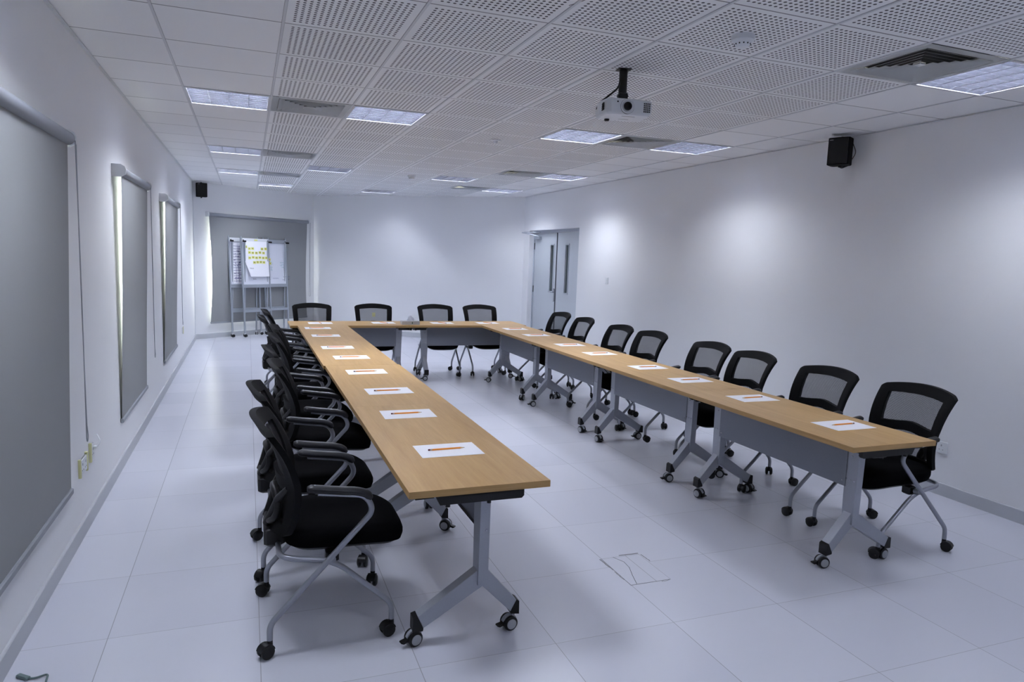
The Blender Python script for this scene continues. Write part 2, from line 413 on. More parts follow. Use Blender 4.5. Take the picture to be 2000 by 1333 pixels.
# ------------------------------------------------------------------ roller blinds
def roller_blind(label, xf, w_, zt, zb, chain_at, chain_low, curl=.010, stop=.058, sbot=.012, seed=0):
    """local x along the wall, -y into the room"""
    root = empty('roller_blind', (0, 0, 0)); root.matrix_world = xf @ Matrix.Translation((0, 0, zb))
    tag(root, label, 'roller blind', 'grey roller blinds over the windows')
    H_ = zt-zb; yr = -.055
    R = MB(); R.tube([(-.02, yr, H_), (w_+.02, yr, H_)], .033, BLINDM, 20); R.build('roller_tube', root)
    fb = MB()
    rnd = random.Random(seed)
    def edge(v): return curl*math.sin(PI*min(1, v*1.05))*(1-v*.35)
    def fn(u, v):
        e = edge(v); x = e+(w_-2*e)*u
        st = sbot+(stop-sbot)*v
        return (x, -st-.004*math.sin(u*5+v*3)*(1-abs(2*v-1)), H_*v)
    fb.grid(fn, 28, 24, BLIND, True, lambda u, v: tuple(Vector(fn(u, v))+Vector((0, .002, 0)))); fb.build('blind_fabric', root)
    bb = MB(); bb.rbox((-.005, -sbot-.011, -.022), (w_+.005, -sbot+.011, .012), BLINDM, .005); bb.build('bottom_bar', root)
    for q in (0, 1):
        k = MB(); x0 = -.042 if q == 0 else w_+.018
        k.prism([(-.092, H_+.01), (-.088, H_-.025), (-.06, H_-.042), (0, H_-.042), (0, H_+.045), (-.06, H_+.045), (-.085, H_+.03)], x0, x0+.022, WHITE, 'x'); k.build('bracket', root)
    ch = MB(); xc = chain_at; lo = chain_low-zb
    path = []
    n = 26
    for t in range(n+1): path.append((xc-.018+.010*math.sin(t/n*PI), yr-.034, H_-.01-(H_-.01-lo)*t/n))
    for t in range(1, 9): a = PI*t/8; path.append((xc-.018*math.cos(a), yr-.034, lo-.03*math.sin(a)))
    for t in range(1, n+1): path.append((xc+.018-.010*math.sin(t/n*PI), yr-.034+.004, lo+(H_-.01-lo)*t/n))
    ch.tube(path, .0026, BLINDM, 6); ch.build('pull_chain', root)
    return root
roller_blind('long grey roller blind nearest the camera on the left wall, cut by the frame edge', RZ(PI/2, XL, 2.78), 1.32, 2.17, .36, 1.35, .64, seed=1)
roller_blind('grey roller blind on the middle window of the left wall, daylight at its edge', RZ(PI/2, XL, 5.70), 1.36, 2.17, .36, 1.34, .66, seed=2)
roller_blind('narrow looking grey roller blind on the farthest window of the left wall', RZ(PI/2, XL, 8.53), 1.46, 2.17, .36, 1.45, .66, seed=3)
roller_blind('wide grey roller blind behind the flip chart stands in the far left corner', XF4 @ Matrix.Translation((.28, 0, 0)), 2.22, 2.235, .29, 2.26, .74, curl=.04, stop=.05, sbot=.05, seed=4)

# ------------------------------------------------------------------ double door
door = empty('door_1', (XR, DOOR_Y0, 0)); tag(door, kind='structure')
W_ = DOOR_Y1-DOOR_Y0
mb = MB(); mb.box((.085, 0, 0), (.15, .035, DOOR_Z), DOORF).box((.085, W_-.035, 0), (.15, W_, DOOR_Z), DOORF).box((.085, .035, DOOR_Z-.05), (.15, W_-.035, DOOR_Z), DOORF)
mb.build('door_frame', door)
for q in (0, 1):
    y0 = .037+q*(W_-.07)/2; y1 = y0+(W_-.07)/2-.006
    mb = MB(); vz0, vz1 = 1.10, 1.90
    vy0, vy1 = (y1-.36, y1-.24) if q == 0 else (y0+.13, y0+.25)
    if q == 0: vy0, vy1 = y1-.47, y1-.35
    # leaf around the vision panel
    X0, X1 = .10, .145
    mb.box((X0, y0, .008), (X1, vy0, DOOR_Z-.053), DOORM).box((X0, vy1, .008), (X1, y1, DOOR_Z-.053), DOORM)
    mb.box((X0, vy0, .008), (X1, vy1, vz0), DOORM).box((X0, vy0, vz1), (X1, vy1, DOOR_Z-.053), DOORM)
    leaf = mb.build('door_leaf', door)
    mb = MB(); t = .02
    mb.box((X0-.008, vy0-t, vz0-t), (X0, vy0+.004, vz1+t), ALU).box((X0-.008, vy1-.004, vz0-t), (X0, vy1+t, vz1+t), ALU)
    mb.box((X0-.008, vy0, vz0-t), (X0, vy1, vz0+.004), ALU).box((X0-.008, vy0, vz1-.004), (X0, vy1, vz1+t), ALU)
    mb.build('panel_rim', leaf)
    mb = MB(); mb.box((.118, vy0, vz0), (.124, vy1, vz1), GLASSD); mb.build('vision_panel', leaf)
    if q == 1:
        mb = MB(); hy = y0+.055
        mb.rbox((X0-.009, hy-.025, .93), (X0, hy+.025, 1.15), CHROME, .004)
        mb.tube(fillet([(X0, hy, 1.09), (X0-.055, hy, 1.09), (X0-.055, hy+.12, 1.09)], .02), .009, CHROME, 10); mb.build('door_handle', leaf)
        mb = MB()
        mb.rbox((X0-.05, y1-.30, 2.0), (X0, y1-.06, 2.055), ALU, .006); mb.tube([(X0-.03, y1-.2, 2.06), (X0-.26, y1+.02, 2.12)], .009, ALU, 8)
        mb.tube([(X0-.26, y1+.02, 2.12), (.07, y1-.28, 2.13)], .009, ALU, 8); mb.build('door_closer', leaf)
        for hz in (1.9, .3):
            pass
mb = MB(); mb.box((.088, W_/2-.014, .008), (.100, W_/2+.006, DOOR_Z-.053), mat('door_gap_shade', (74, 78, 86), .6)); mb.build('meeting_gap_shade', door)  # dark strip painted as the shaded gap between the two leaves
mb = MB()
for hz in (.3, 1.1, 1.88): mb.tube([(.093, W_-.036, hz-.06), (.093, W_-.036, hz+.06)], .008, DARK, 8)
mb.build('hinge', door)

# ------------------------------------------------------------------ ceiling fittings
def troffer():
    root = empty('ceiling_light', (0, 0, 0))
    a = .296
    mb = MB()
    mb.add([(-a, -a, .10), (a, -a, .10), (a, a, .10), (-a, a, .10), (-a, -a, 0), (a, -a, 0), (a, a, 0), (-a, a, 0)], [(0, 1, 2, 3), (4, 5, 1, 0), (5, 6, 2, 1), (6, 7, 3, 2), (7, 4, 0, 3)], HOUSING)
    mb.build('housing', root)
    mb = MB()
    for (x0, x1, y0, y1) in ((-.299, .299, -.299, -.280), (-.299, .299, .280, .299), (-.299, -.280, -.28, .28), (.280, .299, -.28, .28)): mb.box((x0, y0, -.006), (x1, y1, .004), HOUSING)
    mb.build('rim', root)
    mb = MB()
    for k in range(0, 5): x = -.279+.1395*k; mb.prism([(x-.009, .036), (x+.009, .036), (x+.001, -.002), (x-.001, -.002)], -.28, .28, MIRROR, 'y')
    for k in range(0, 9):
        y = -.279+.06975*k; mb.prism([(y-.005, .030), (y+.005, .030), (y+.001, .0), (y-.001, .0)], -.28, .28, MIRROR, 'x')
    for k in range(4): # curved side reflectors of each channel
        x = -.21+.14*k
        for sgn in (-1, 1):
            mb.grid(lambda u, v, x=x, sgn=sgn: (x+sgn*(.068-.034*v*v), -.28+.56*u, .002+.075*v), 1, 5, MIRROR)
    mb.build('louvre', root)
    for k in range(4):
        mb = MB(); x = -.21+.14*k; mb.tube([(x, -.27, .066), (x, .27, .066)], .013, TUBEM, 10); mb.build('fluorescent_tube', root)
    return root
t0 = troffer(); used = False
LABL = {(1, 3): 'recessed louvre ceiling light nearest the left wall, in the front row', (3, 3): 'recessed louvre ceiling light right of the square air vent, front row',
        (6, 3): 'recessed louvre ceiling light just behind and below the projector', (8, 3): 'recessed louvre ceiling light near the right wall, beyond the black speaker',
        (1, 8): 'recessed louvre ceiling light second along the left wall side', (8, 8): 'bright recessed louvre ceiling light above and left of the door, by right wall',
        (3, 10): 'lit recessed ceiling light alone among perforated tiles, left of centre', (6, 10): 'faint recessed ceiling light among perforated tiles at centre, beyond the projector',
        (1, 12): 'recessed louvre ceiling light third along the left wall side', (8, 12): 'recessed louvre ceiling light farthest along the right wall side',
        (2, 15): 'farthest left recessed ceiling light, above the flip chart corner', (5, 15): 'recessed ceiling light farthest back over the cross tables',
        (8, -2): 'large bright louvre ceiling light cut by the right edge of the frame', (1, -2): 'unseen louvre ceiling light added overhead on the left to light the near floor',
        (3, -7): 'unseen louvre ceiling light added behind the camera on the left', (7, -7): 'unseen louvre ceiling light added behind the camera on the right'}
for (i, j) in LIGHTS:
    o = t0 if not used else copy_tree(t0); used = True
    o.location = (gx(i)+.3, gy(j)+.3, ZC); tag(o, LABL[(i, j)], 'ceiling light', 'recessed louvre ceiling lights')
    if (i, j) in TUBE_STATE:
        for q in kids(o):
            if q.name.startswith('fluorescent_tube'): q.data = q.data.copy(); q.data.materials[0] = TUBE_STATE[(i, j)]

def diffuser():
    root = empty('air_vent', (0, 0, 0))
    mb = MB(); a = .297
    def sq(r0, z0, r1, z1, m):
        vs = [(-r0, -r0, z0), (r0, -r0, z0), (r0, r0, z0), (-r0, r0, z0), (-r1, -r1, z1), (r1, -r1, z1), (r1, r1, z1), (-r1, r1, z1)]
        mb.add(vs, [(0, 1, 5, 4), (1, 2, 6, 5), (2, 3, 7, 6), (3, 0, 4, 7), (4, 5, 1, 0), (5, 6, 2, 1), (6, 7, 3, 2), (7, 4, 0, 3)], m)
    sq(a, -.002, .245, -.004, WHITE); sq(.245, -.004, .245, .014, WHITE)
    mb.build('frame', root)
    for k in range(6):
        r = .243-.038*k; mb = MB(); sq(r, -.007, r-.046, .011, WHITE); mb.build('vane', root)
    mb = MB(); mb.box((-.022, -.022, .0), (.022, .022, .012), WHITE); mb.build('centre_plate', root)
    mb = MB(); mb.box((-a, -a, .05), (a, a, .056), DARK); mb.build('duct', root)
    return root
v0 = diffuser(); used = False
LABV = {(2, 3): 'square white air vent between the two front left ceiling lights', (7, 3): 'square air vent between the two ceiling lights behind the projector',
        (2, 8): 'square air vent beside the second ceiling light of the left row', (7, 8): 'square air vent beside the bright ceiling light before the door',
        (2, 12): 'square air vent beside the third ceiling light of the left row', (7, 12): 'farthest square air vent beside the farthest right ceiling light',
        (7, -2): 'large square air vent with black slots next to the light at top right'}
for (i, j) in VENTS:
    o = v0 if not used else copy_tree(v0); used = True
    o.location = (gx(i)+.3, gy(j)+.3, ZC); tag(o, LABV[(i, j)], 'air vent', 'square ceiling air vents')

def smoke(loc, label):
    root = empty('smoke_detector', loc); tag(root, label, 'smoke detector', 'round ceiling detectors')
    mb = MB(); mb.lathe([(.056, 0), (.056, -.024), (.050, -.029)], WHITE, 28); mb.build('base', root)
    mb = MB(); mb.lathe([(.046, -.028), (.044, -.036), (.030, -.052), (.026, -.056), (.0, -.057)], WHITE, 28)
    mb.build('sensor_head', root)
    mb = MB()
    for k in range(12):
        q = 2*PI*k/12; xf = RZ(q); mb.box((.0375, -.003, -.046), (.0405, .003, -.035), DARK, xf)
    mb.build('slots', root)
smoke((2.31, 2.97, ZC), 'white round smoke detector on the ceiling nearest the camera')
smoke((2.23, 10.1, ZC), 'tiny white smoke detector on the ceiling far away over the cross tables')
root = empty('ceiling_sounder', (2.27, 6.56, ZC)); tag(root, 'small flat white disc on the ceiling between projector and cross tables', 'ceiling sensor')
mb = MB(); mb.lathe([(.05, 0), (.048, -.008), (.03, -.012)], WHITE, 24); mb.build('base', root)
mb = MB(); mb.lathe([(.022, -.011), (.018, -.03), (.0, -.031)], WHITE, 18); mb.build('sensor_head', root)
mb = MB(); cr_ = [(1.285+.012*math.sin(t*.4), 2.90-.26*t/10, ZC-.0015) for t in range(11)]
cr_ = [(1.36+.035*math.sin(PI*t/12), 2.98-.22*t/12, ZC-.0012) for t in range(13)]
mb.tube(cr_, .0011, DARK, 5); tag(mb.build('ceiling_crack', origin=cr_[6]), 'thin dark curved thread stuck to a perforated tile at the top', 'thread')

# projector
pr = empty('projector', (2.095, 3.755, 2.503), -math.radians(10)); pr.scale = (.9, .9, .9); tag(pr, 'white projector hanging from the ceiling on a black pole', 'projector')
body = MB()
out = [(-.165, .0), (-.150, -.105), (-.12, -.118), (.135, -.118), (.158, -.105), (.165, .0), (.155, .115), (-.155, .115)]
def ringp(s_, z): return [(x*s_, y*s_, z) for x, y in out]
rs = [ringp(.90, 0), ringp(.97, .012), ringp(1, .035), ringp(1, .085), ringp(.96, .098), ringp(.9, .102)]
vs = [p for q in rs for p in q]; fs = [tuple(range(7, -1, -1)), tuple(40+i for i in range(8))]
for a in range(5):
    for i in range(8): j = (i+1) % 8; fs.append((a*8+i, a*8+j, a*8+8+j, a*8+8+i))
body.add(vs, fs, WHITE); ob = body.build('case', pr, bevel=.004)
LXF = Matrix.Translation((-.012, -.118, .052)) @ Matrix.Rotation(PI/2, 4, 'X')
mb = MB(); mb.lathe([(.046, -.01), (.046, .004), (.040, .008), (.040, .002), (.026, .002), (.026, -.02)], WHITE, 32, LXF)
mb.build('lens_ring', pr)
mb = MB(); mb.lathe([(.0472, -.012), (.0472, .0015), (.046, .0016)], DARK, 32, LXF); mb.build('lens_shadow_ring', pr)
mb = MB(); mb.lathe([(.027, -.01), (.027, .010), (.021, .012), (.018, .002), (.0, .006)], BLACK, 28, LXF); mb.build('lens', pr)
mb = MB(); mb.lathe([(.0055, -.004), (.0055, .001)], DARK, 14, Matrix.Translation((-.078, -.118, .078)) @ Matrix.Rotation(PI/2, 4, 'X')); mb.build('sensor', pr)
mb = MB()
for a in range(4):
    for b in range(5): mb.box((.098+.012*a, -.1195, .022+.0125*b), (.106+.012*a, -.1165, .030+.0125*b), DARK)
mb.build('front_grille', pr)
mb = MB()
for a in range(4):
    for b in range(4): mb.box((-.1655+.0022*a, -.088+.017*a, .028+.012*b), (-.1575+.0022*a, -.076+.017*a, .036+.012*b), DARK)
mb.build('side_grille', pr)
mb = MB(); mb.box((-.03, -.07, -.001), (.06, -.06, .0012), HUB).box((-.02, .03, -.001), (.05, .037, .0012), HUB); mb.build('bottom_label', pr)
mb = MB(); mb.lathe([(.012, -.014), (.017, -.010), (.017, .0), (.012, .006)], BLACK, 16, Matrix.Translation((-.09, .06, 0))); mb.build('adjustable_foot', pr)
mb = MB(); mb.rbox((-.062, -.02, .100), (.062, .09, .112), BLACK, .004)
mb.rbox((-.03, .0, .110), (.03, .05, .165), BLACK, .005).rbox((-.036, .005, .14), (.036, .045, .152), BLACK, .003)
mb.tube([(0, .03, .15), (0, .03, .317)], .0275, BLACK, 16); mb.rbox((-.045, -.01, .3135), (.045, .07, .3185), BLACK, .002)
mb.build('ceiling_mount', pr)
mb = MB(); mb.tube(fillet([(-.022, .02, .25), (-.04, .0, .19), (-.11, .03, .13), (-.15, .06, .095), (-.158, .075, .06)], .05), .006, BLACK, 8); mb.build('cable', pr)

# wall speakers
def wall_speaker(loc, rz, label, to_wall):
    root = empty('wall_speaker', loc, rz); tag(root, label, 'speaker', 'black wall speakers')
    mb = MB(); pts = []
    for k in range(9): a = -PI/2+(k-4)*.19; pts.append((.155*math.sin(k/8*PI-PI/2)*.70, -.075-.022*math.cos((k-4)/4*PI/2)))
    pts += [(.108, .045), (.085, .085), (-.085, .085), (-.108, .045)]
    mb.prism(pts, -.125, .125, BLACKF, 'z'); mb.build('cabinet', root, bevel=.006)
    mb = MB(); mb.grid(lambda u, v: ((u-.5)*.190, -.100-.0 - .002*math.cos((u-.5)*PI), -.115+.23*v), 8, 2, BLACK, True, lambda u, v: ((u-.5)*.190, -.080-.010*math.cos((u-.5)*PI), -.115+.23*v)); mb.build('grille', root)
    mb = MB(); mb.tube([(0, .02, -.14), (0, .02, .14)], .018, BLACK, 14); mb.tube(fillet([(0, .02, .135), (0, .09, .135), to_wall+(.1,)], .02), .010, BLACK, 8)
    mb.tube(fillet([(0, .02, -.135), (0, .09, -.135), to_wall+(-.1,)], .02), .010, BLACK, 8); mb.build('bracket', root)
    mb = MB(); mb.tube(fillet([(.09, .08, .09), (.13, .10, .0), (.09, .11, -.06)], .06), .004, BROWN, 6); mb.build('wire', root)
    mb = MB(); mb.box((-.085, -.1042, .098), (-.050, -.1015, .105), HUB); mb.build('badge', root)
    return root
wsp = wall_speaker((4.715, 4.665, 2.645), math.radians(-62), 'black speaker high on the right wall', (.06, .155)); wsp.scale = (.8, .8, .9)
p4 = XF4 @ Vector((.075, -.145, 2.64))
wsp = wall_speaker(tuple(p4), math.radians(12), 'black speaker in the far left corner above the flip charts', (.05, .15)); wsp.scale = (.8, .8, .95)

# switches, sockets
def plate(name, xf, w_, h_, label, cat, sub='socket_holes', n=1, group=None):
    root = empty(name, (0, 0, 0)); root.matrix_world = xf; tag(root, label, cat, group)
    mb = MB(); mb.rbox((-w_/2, -.012, -h_/2), (w_/2, 0, h_/2), WHITE, .004); mb.build('cover_plate', root)
    if sub == 'rocker': mb = MB(); mb.rbox((-w_*.22, -.017, -h_*.25), (w_*.22, -.011, h_*.25), WHITE, .002); mb.build('rocker', root)
    else:
        mb = MB()
        for k in range(n):
            x = (k-(n-1)/2)*w_/max(n, 1)
            mb.box((x-.004, -.0135, .008), (x+.004, -.011, .022), HUB).box((x-.018, -.0135, -.020), (x-.010, -.011, -.014), HUB).box((x+.010, -.0135, -.020), (x+.018, -.011, -.014), HUB)
        mb.build(sub, root)
    return root
XFR = lambda y, z: Matrix.Translation((XR, y, z)) @ Matrix.Rotation(-PI/2, 4, 'Z')
XFL = lambda y, z: Matrix.Translation((XL, y, z)) @ Matrix.Rotation(PI/2, 4, 'Z')
plate('light_switch', XFR(8.9, 1.375), .085, .10, 'small white light switch on the right wall beside the door', 'light switch', 'rocker')
plate('wall_socket', XFR(3.57, .36), .09, .09, 'white wall socket low on the right wall behind the nearest chair', 'wall socket')
so = plate('wall_socket', XFL(4.42, .40), .15, .09, 'white double wall socket with yellow tape below the nearest blind', 'wall socket', n=2)
mb = MB(); mb.box((-.095, -.0145, -.05), (-.080, -.0005, .055), TAPE); mb.build('tape', so)
mb = MB(); mb.box((.072, -.0145, -.055), (.092, -.0005, .055), TAPE); mb.build('tape', so)
so = plate('data_socket', XFL(4.66, .415), .085, .09, 'data socket with yellow tape and a white plug, left wall', 'wall socket')
mb = MB(); mb.box((-.058, -.0145, -.055), (-.038, -.0005, .06), TAPE); mb.build('tape', so)
mb = MB(); mb.rbox((.0, -.03, .01), (.03, -.012, .03), WHITE, .003); mb.tube(fillet([(.015, -.03, .02), (.03, -.05, .05), (.08, -.02, .085)], .03), .004, WHITE, 8); mb.build('plug', so)
so = plate('wall_socket', XFL(10.95, .45), .085, .09, 'pale yellow taped socket low on the left wall past the last blind', 'wall socket')
mb = MB(); mb.box((-.04, -.0145, -.05), (.04, -.0125, .055), TAPE); mb.build('tape', so)

# floor hatch and loose cable
ht = empty('floor_hatch', (1.95, 3.10, 0)); tag(ht, 'cracked square floor hatch with dirty edges in the tiles between the tables', 'floor hatch')
mb = MB(); mb.box((-.120, -.165, .0), (.120, .165, .0008), CRACK); mb.build('gap', ht)
mb = MB(); mb.box((-.1175, -.1625, .0), (.1175, .1625, .0016), FLOORM); mb.build('cover', ht)
mb = MB(); mb.tube([(-.045, .160, .0014), (-.015, .09, .0014), (-.022, .02, .0014), (-.055, -.07, .0014), (-.083, -.160, .0014)], .0013, DARK, 5); mb.build('crack', ht)
mb = MB()
rr_ = random.Random(3)
for (x0, y0, x1, y1, w2) in ((-.128, .16, -.122, .02, .004), (-.112, .15, -.105, .06, .003), (.0, .172, .12, .172, .005), (.02, .158, .10, .155, .004), (.128, .15, .135, .06, .003), (.06, -.172, .11, -.171, .002), (-.125, .0, -.123, -.1, .002)):
    mb.tube([(x0+(x1-x0)*t/6+rr_.uniform(-.002, .002), y0+(y1-y0)*t/6+rr_.uniform(-.002, .002), .0006) for t in range(7)], w2, CRACK, 6, flat=(1, .15))
mb.build('grime', ht)
cb_ = empty('loose_cable', (-.80, 2.93, 0)); tag(cb_, 'short grey cable end lying on the floor in the bottom left corner', 'cable')
mb = MB(); mb.tube(fillet([(-.0, .0, .006), (.03, -.01, .006), (.07, .005, .008), (.075, -.06, .005), (.09, -.22, .004)], .015), .0038, GREYCABLE, 8); mb.build('wire', cb_)
mb = MB(); mb.rbox((-.045, -.010, .0), (.012, .010, .013), GREYCABLE, .003, RZ(math.radians(-40))); mb.build('plug', cb_)

# ------------------------------------------------------------------ casters
def table_caster(parent, loc, rz0):
    """twin wheel caster with grey hub caps and brake lever; loc is the stem top on the floor plan"""
    c_ = MB(); r = .0325; rz = 0; xf = RZ(0)
    off = -.016
    for s_ in (-1, 1):
        WX = xf @ Matrix.Translation((s_*.0175, off, r)) @ Matrix.Rotation(PI/2, 4, 'Y')
        c_.lathe([(r-.006, -.0095), (r, -.006), (r, .006), (r-.006, .0095)], BLACK, 22, WX)
    pts = [(off-r*.86, r*.9)]+[(off+math.cos(a)*(r+.0045), r+math.sin(a)*(r+.0045)) for a in [PI-.3-k*(PI-.55)/9 for k in range(10)]]+[(off+r*.5, r*.8)]
    c_.prism(pts, -.0075, .0075, SILVERF, 'x', xf)
    c_.tube([(0, 0, r*1.6), (0, 0, .082)], .011, SILVERF, 12, xf=xf)
    c_.prism([(off-.01, .030), (off-.050, .020), (off-.062, .026), (off-.060, .031), (off-.04, .034), (off-.02, .052)], -.011, .011, BLACK, 'x', xf)
    o = c_.build('caster', parent); o.location = loc; o.rotation_euler = (0, 0, rz0)
    for s_ in (-1, 1):
        h = MB(); h.lathe([(r*.70, 0), (r*.70, .0025), (r*.55, .004), (0, .004)], HUB, 20, xf @ Matrix.Translation((s_*.027, off, r)) @ Matrix.Rotation(s_*PI/2, 4, 'Y')); h.build('hub_cap', o)
    return o
def chair_caster(parent, loc, rz):
    c_ = MB(); r = .0285; xf = RZ(rz); off = -.018
    for s_ in (-1, 1):
        WX = xf @ Matrix.Translation((s_*.0165, off, r)) @ Matrix.Rotation(PI/2, 4, 'Y')
        c_.lathe([(r-.008, -.010), (r, -.005), (r, .005), (r-.008, .010)], BLACK, 18, WX)
    pts = [(off+math.cos(a)*(r+.004), r+math.sin(a)*(r+.004)) for a in [PI-.2-k*(PI-.4)/9 for k in range(10)]]
    c_.prism(pts, -.020, .020, BLACK, 'x', xf)
    c_.tube([(0, 0, r*1.2), (0, 0, .082)], [.013, .011], BLACK, 12, xf=xf)
    o = c_.build('caster', parent); o.location = loc
    return o

# ------------------------------------------------------------------ folding table
TW, TL, TH = .597, 1.528, .74
def make_table():
    root = empty('training_table', (0, 0, 0))
    mb = MB(); hw, hl = TW/2, TL/2
    mb.add([(-hw, -hl, TH), (hw, -hl, TH), (hw, hl, TH), (-hw, hl, TH)], [(0, 1, 2, 3)], WOOD)
    mb.add([(-hw, -hl, TH-.028), (hw, -hl, TH-.028), (hw, hl, TH-.028), (-hw, hl, TH-.028), (-hw, -hl, TH), (hw, -hl, TH), (hw, hl, TH), (-hw, hl, TH)], [(3, 2, 1, 0), (0, 1, 5, 4), (1, 2, 6, 5), (2, 3, 7, 6), (3, 0, 4, 7)], WOODE)
    mb.build('tabletop', root)
    px = .068                                   # post sits towards the inner side
    for s_ in (-1, 1):
        Y = s_*(hl-.185)
        lg = MB()
        # post: box section 45 x 90, slightly wider at the top
        y0t, y1t, y0b, y1b = Y-.046, Y+.046, Y-.037, Y+.037
        x0, x1 = px-.024, px+.022
        lg.add([(x0, y0b, .24), (x1, y0b, .24), (x1, y1b, .24), (x0, y1b, .24), (x0, y0t, .675), (x1, y0t, .675), (x1, y1t, .675), (x0, y1t, .675)],
               [(3, 2, 1, 0), (4, 5, 6, 7), (0, 1, 5, 4), (1, 2, 6, 5), (2, 3, 7, 6), (3, 0, 4, 7)], SILVERF)
        # splayed feet
        foot = [(px-.024, .30), (-.205, .135), (-.222, .125), (-.198, .075), (px, .235), (.198, .098), (.240, .128), (.225, .15), (px+.022, .30)]
        lg.prism([(px-.024, .305), (-.215, .132), (-.190, .078), (px-.002, .228), (px+.022, .26)], Y-.026, Y+.026, SILVERF, 'y')
        lg.prism([(px+.022, .305), (px-.022, .27), (px+.004, .228), (.205, .092), (.232, .142)], Y-.026, Y+.026, SILVERF, 'y')
        leg = lg.build('leg', root, bevel=.0022)
        for q in (-1, 1):
            e = MB()
            if q < 0: e.prism([(-.215, .134), (-.235, .128), (-.236, .066), (-.192, .066), (-.190, .078)], Y-.027, Y+.027, BLACK, 'y')
            else: e.prism([(.232, .144), (.245, .136), (.246, .076), (.206, .082), (.205, .092)], Y-.027, Y+.027, BLACK, 'y')
            e.build('end_cap', leg)
        bl = MB()
        for bz in (.49, .665-.04):
            for dy in ((-.028, .0, .028) if bz < .5 else (0,)):
                bl.lathe([(.0055, 0), (.0045, .003), (0, .0035)], CHROME, 10, Matrix.Translation((px+.022, Y+dy, bz)) @ Matrix.Rotation(PI/2, 4, 'Y'))
        bl.lathe([(.0055, 0), (.0045, .003), (0, .0035)], CHROME, 10, Matrix.Translation((px+.006, Y-.042, .49)) @ Matrix.Rotation(PI/2, 4, 'X'))
        bl.build('bolts', leg)
        rl = MB(); yo = s_*(hl-.03)
        ya, yb = sorted((yo, yo-s_*.17))
        rl.prism([(-.19, .712), (-.165, .664), (.185, .664), (.195, .674), (.195, .712)], min(yo, yo-s_*.025), max(yo, yo-s_*.025), BLACK, 'y')
        rl.box((-.17, ya, .695), (.18, yb, .7118), BLACK)
        rl.rbox((px-.05, ya+.012, .660), (px+.05, yb-.0, .708), BLACK, .004)
        rl.prism([(-.265, .700), (-.190, .704), (-.185, .690), (-.262, .688)], yo-s_*.03-.012, yo-s_*.03+.012, BLACK, 'y')
        rl.tube([(-.13, yo-s_*.012, .665), (-.13, yo-s_*.012, .652)], .010, BLACK, 10).tube([(.045, yo-s_*.012, .665), (.045, yo-s_*.012, .652)], .009, BLACK, 10)
        rl.build('tilt_bracket', root)
        for cx, a in ((-.212, math.radians(-74) if s_ < 0 else 1.6), (.224, math.radians(-82) if s_ < 0 else .9)):
            table_caster(root, (cx, Y, 0), a)
    mp = MB(); xo = px+.024
    mp.box((xo, -(hl-.215), .445), (xo+.002, hl-.215, .700), PANEL)
    mp.box((xo-.014, -(hl-.215), .445), (xo, hl-.215, .447), PANEL).box((xo-.014, -(hl-.215), .698), (xo, hl-.215, .700), PANEL)
    panel = mp.build('modesty_panel', root)
    bl = MB()
    for s_ in (-1, 1):
        for bz in (.475, .655): bl.lathe([(.005, 0), (.004, .003), (0, .0035)], CHROME, 10, Matrix.Translation((xo+.002, s_*(hl-.235), bz)) @ Matrix.Rotation(PI/2, 4, 'Y'))
    bl.build('bolts', panel)
    return root
tb = make_table()
TABLES = []
L0, LX = 2.548, .873
R0, RX = 2.645, 3.222
names_l = ['oak topped wheeled table at the near end of the left row', 'second oak topped table of the left row, near seam halfway', 'third oak topped table of the left row, beyond the visible seam', 'last oak topped table of the left row, touching the cross table']
names_r = ['oak topped wheeled table at the near end of the right row', 'second oak topped table from the near end of the right row', 'third oak topped table from the near end of the right row', 'farthest oak topped table of the right row, by the cross tables']
SL = 1.0190
for k in range(4): TABLES.append(((LX-(0, 0, .012, .012)[k], L0+TL*SL/2+k*(TL*SL+.0005)+(.002 if k > 1 else 0), 0), 0.0, names_l[k]))
for k in range(4): TABLES.append(((RX+(.004 if k else 0), R0+TL/2+k*(TL+.004), 0), PI, names_r[k]))
yc = 9.076
TABLES.append(((.49+TL/2, yc, 0), -PI/2, 'left oak topped cross table joining the two rows at the far end'))
TABLES.append(((.49+TL*1.5+.006, yc, 0), -PI/2, 'right oak topped cross table at the far end, by the tissue box'))
# caster headings (degrees): near left, near right, far left, far right of each table
TCA = {1: (40, 3, 70, 52), 2: (60, -40, 30, 60), 3: (60, 60, -20, 40), 4: (-102, -87, 12, 14), 5: (-100, 55, 8, -95), 6: (14, 12, -98, 60), 7: (-50, 12, -120, 20), 8: (30, -60, 60, 40), 9: (-100, 60, -30, 20)}
for n, (loc, rz, lab) in enumerate(TABLES):
    o = tb if n == 0 else copy_tree(tb)
    o.location = loc; o.rotation_euler = (0, 0, rz); tag(o, lab, 'table', 'wheeled tables set out in a U')
    if n < 4: o.scale = (1, SL, 1)
    ang = TCA.get(n)
    if ang:
        cs = sorted([k for k in kids(o) if k.name.startswith('caster')], key=lambda k: (round((o.matrix_basis @ k.location).y, 2), (o.matrix_basis @ k.location).x))
        for k, a in zip(cs, ang): k.rotation_euler = (0, 0, math.radians(a)-rz)

